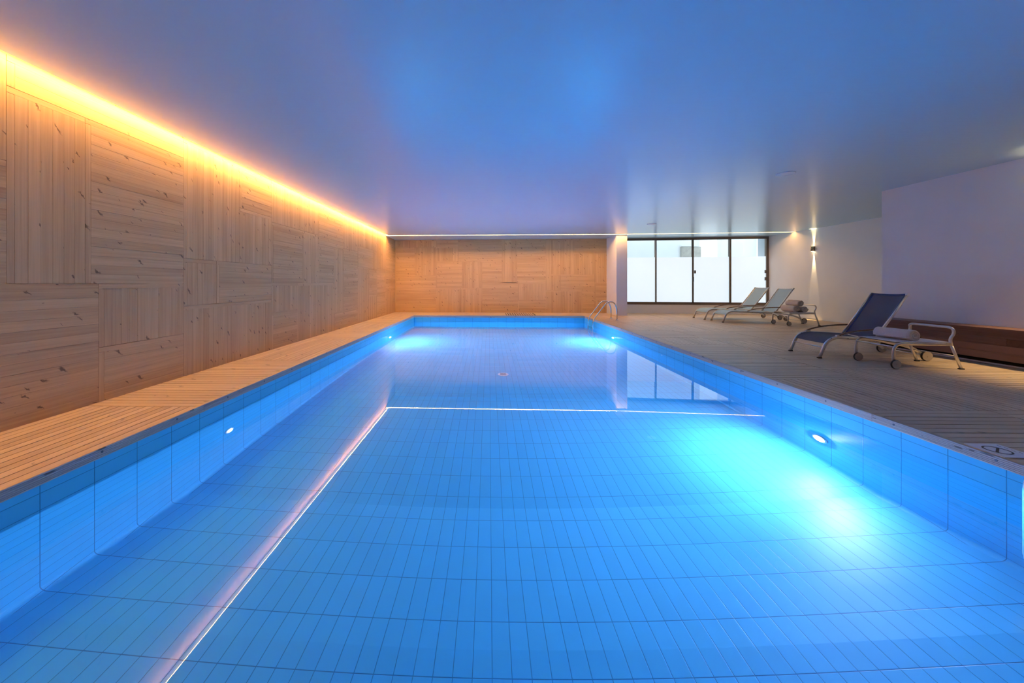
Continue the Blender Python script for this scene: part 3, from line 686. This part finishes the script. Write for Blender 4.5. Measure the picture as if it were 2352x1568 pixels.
# ------------------------------------------------------------------ trolleys
def trolley(label, loc, rz, group):
    t = thing('side_trolley', label, 'trolley', loc, rz, group)
    Wd, Ln, H = 0.53, 0.80, 0.355; hw = Wd / 2; wr = 0.062
    for s_ in (-1, 1):
        y = s_ * hw
        pts = rounded([(0.0, y, 0.07), (0.0, y, H - .015), (0.74, y, H - .012)], 0.12, 8)
        b = MB(); b.tube(pts, flat=(0.021, 0.014), seg=12); b.build('side_rail', M['metal'], t)
        b = MB(); b.disc((0, y - .03 * 1, wr + .001), (0, 1, 0), wr, 0.026, 32, bevel=.005); wh = b.build('wheel', M['rubber'], t)
        b = MB(); b.disc((0, y - .03 - .0145, wr + .001), (0, 1, 0), wr - .004, 0.004, 32, bevel=.001); b.disc((0, y - .03, wr + .001), (0, 1, 0), 0.007, .04, 10); b.build('hub_cap', M['wheel'], wh)
        b = MB(); b.tube([(0.86, y, 0.012), (0.735, y, H - .02)], flat=(0.019, 0.013), seg=12); lg = b.build('leg', M['metal'], t)
        b = MB(); b.box((0.862, y, 0.008), (0.055, 0.032, 0.016)); b.build('foot_cap', M['rubber'], lg)
        b = MB(); b.box((0.70, y, H - .012), (0.08, 0.03, 0.03)); b.build('bracket', M['metal'], t)
    hp = rounded([(0.74, -hw, H - .03), (0.72, -hw, H + .06), (0.775, -hw, H + .13), (0.755, -hw, H + .215), (0.755, hw, H + .215), (0.775, hw, H + .13), (0.72, hw, H + .06), (0.74, hw, H - .03)], 0.07, 6)
    b = MB(); b.tube(hp, r=0.017, seg=12); b.build('handle', M['metal'], t)
    b = MB(); b.box((0.38, 0, H + .012), (0.70, Wd - .01, 0.008)); b.build('tray', M['tray'], t)
    b = MB(); b.box((0.38, 0, H + .004), (0.702, Wd - .006, 0.008)); b.build('tray_edge', M['ink'], t)
    b = MB(); b.tube([(0, -hw, 0.30), (0, hw, 0.30)], r=.009, seg=10); b.build('cross_bar', M['metal'], t)
    b = MB(); b.tube([(0.80, -hw, 0.18), (0.80, hw, 0.18)], r=.006, seg=8); b.build('cross_bar', M['metal'], t)
    return t
TG = 'wheeled side trolleys'
trolley('silver wheeled side trolley on the near right, carrying one rolled towel', (5.585, 5.36, 0), R(-2.5), TG)
trolley('silver wheeled side trolley by the far wall, carrying three rolled towels', (8.26, 10.42, 0), R(1), TG)

# ------------------------------------------------------------------ towels
def towel(label, loc, rz, r=0.088, length=0.35, turns=3.6, squash=0.95, group=None, phase=0.0):
    """a rolled towel lying along local y; the near end shows its spiral"""
    n = int(turns * 26); th = r / (turns + .35) * 0.36
    cen = []
    for k in range(n + 1):
        a = k / n * turns * 2 * math.pi; rr = 0.012 + (r - th - 0.012) * (k / n)
        wob = 1 + 0.035 * math.sin(a * 2.3 + phase) + 0.02 * math.sin(a * 5.1)
        cen.append((math.cos(a + phase) * rr * wob, math.sin(a + phase) * rr * squash * wob))
    segs = 8; b = MB(); rows = []
    for j in range(segs + 1):
        y = -length / 2 + length * j / segs
        edge = 0.94 if j in (0, segs) else 1.0
        row = []
        for k, (x, z) in enumerate(cen):
            x0, z0 = cen[max(0, k - 1)]; x1, z1 = cen[min(n, k + 1)]
            tx, tz = x1 - x0, z1 - z0; l = math.hypot(tx, tz) or 1; nx, nz = tz / l, -tx / l
            tt = th * edge; yy = y + 0.006 * math.sin(k * 0.21 + phase) * (1 if j in (0, segs) else 0)
            sc = 1 + 0.015 * math.sin(j * 1.7 + phase)
            row.append(((x + nx * tt) * sc, yy, (z + nz * tt) * sc)); row.append(((x - nx * tt) * sc, yy, (z - nz * tt) * sc))
        rows.append(row)
    base = len(b.v)
    m = 2 * (n + 1)
    for row in rows: b.v += row
    def idx(j, k, s_): return base + j * m + 2 * k + s_
    for j in range(segs):
        for k in range(n):
            b.f.append((idx(j, k, 0), idx(j, k + 1, 0), idx(j + 1, k + 1, 0), idx(j + 1, k, 0))); b.f.append((idx(j, k, 1), idx(j + 1, k, 1), idx(j + 1, k + 1, 1), idx(j, k + 1, 1)))
        for k in (0, n): b.f.append((idx(j, k, 0), idx(j + 1, k, 0), idx(j + 1, k, 1), idx(j, k, 1)))
    for k in range(n):
        b.f.append((idx(0, k, 0), idx(0, k, 1), idx(0, k + 1, 1), idx(0, k + 1, 0))); b.f.append((idx(segs, k, 0), idx(segs, k + 1, 0), idx(segs, k + 1, 1), idx(segs, k, 1)))
    b.uv = [[(0, 0)] * len(f) for f in b.f]; b.sm = [True] * len(b.f)
    zmin = min(v[2] for v in b.v); b.v = [(x, y, z - zmin) for x, y, z in b.v]
    o = b.build('rolled_towel', M['towel'], None, loc); o.rotation_euler = (0, 0, rz)
    return tag(o, label, 'towel', group)
TT = 0.3715
towel('beige rolled towel lying alone on the near trolley', (5.90, 5.36, TT), R(8), 0.093, 0.42, 2.5, phase=0.4)
G = 'rolled towels on the far trolley'
towel('rolled beige towel, lower left of the three on the far trolley', (8.54, 10.42, TT), R(4), 0.1, 0.42, 2.6, group=G, phase=1.0)
towel('rolled beige towel, lower right of the three on the far trolley', (8.752, 10.42, TT), R(4), 0.1, 0.42, 2.6, group=G, phase=2.6)
towel('rolled beige towel resting on top of the other two on the far trolley', (8.645, 10.42, TT + 0.165), R(4), 0.095, 0.40, 2.6, group=G, phase=4.0)
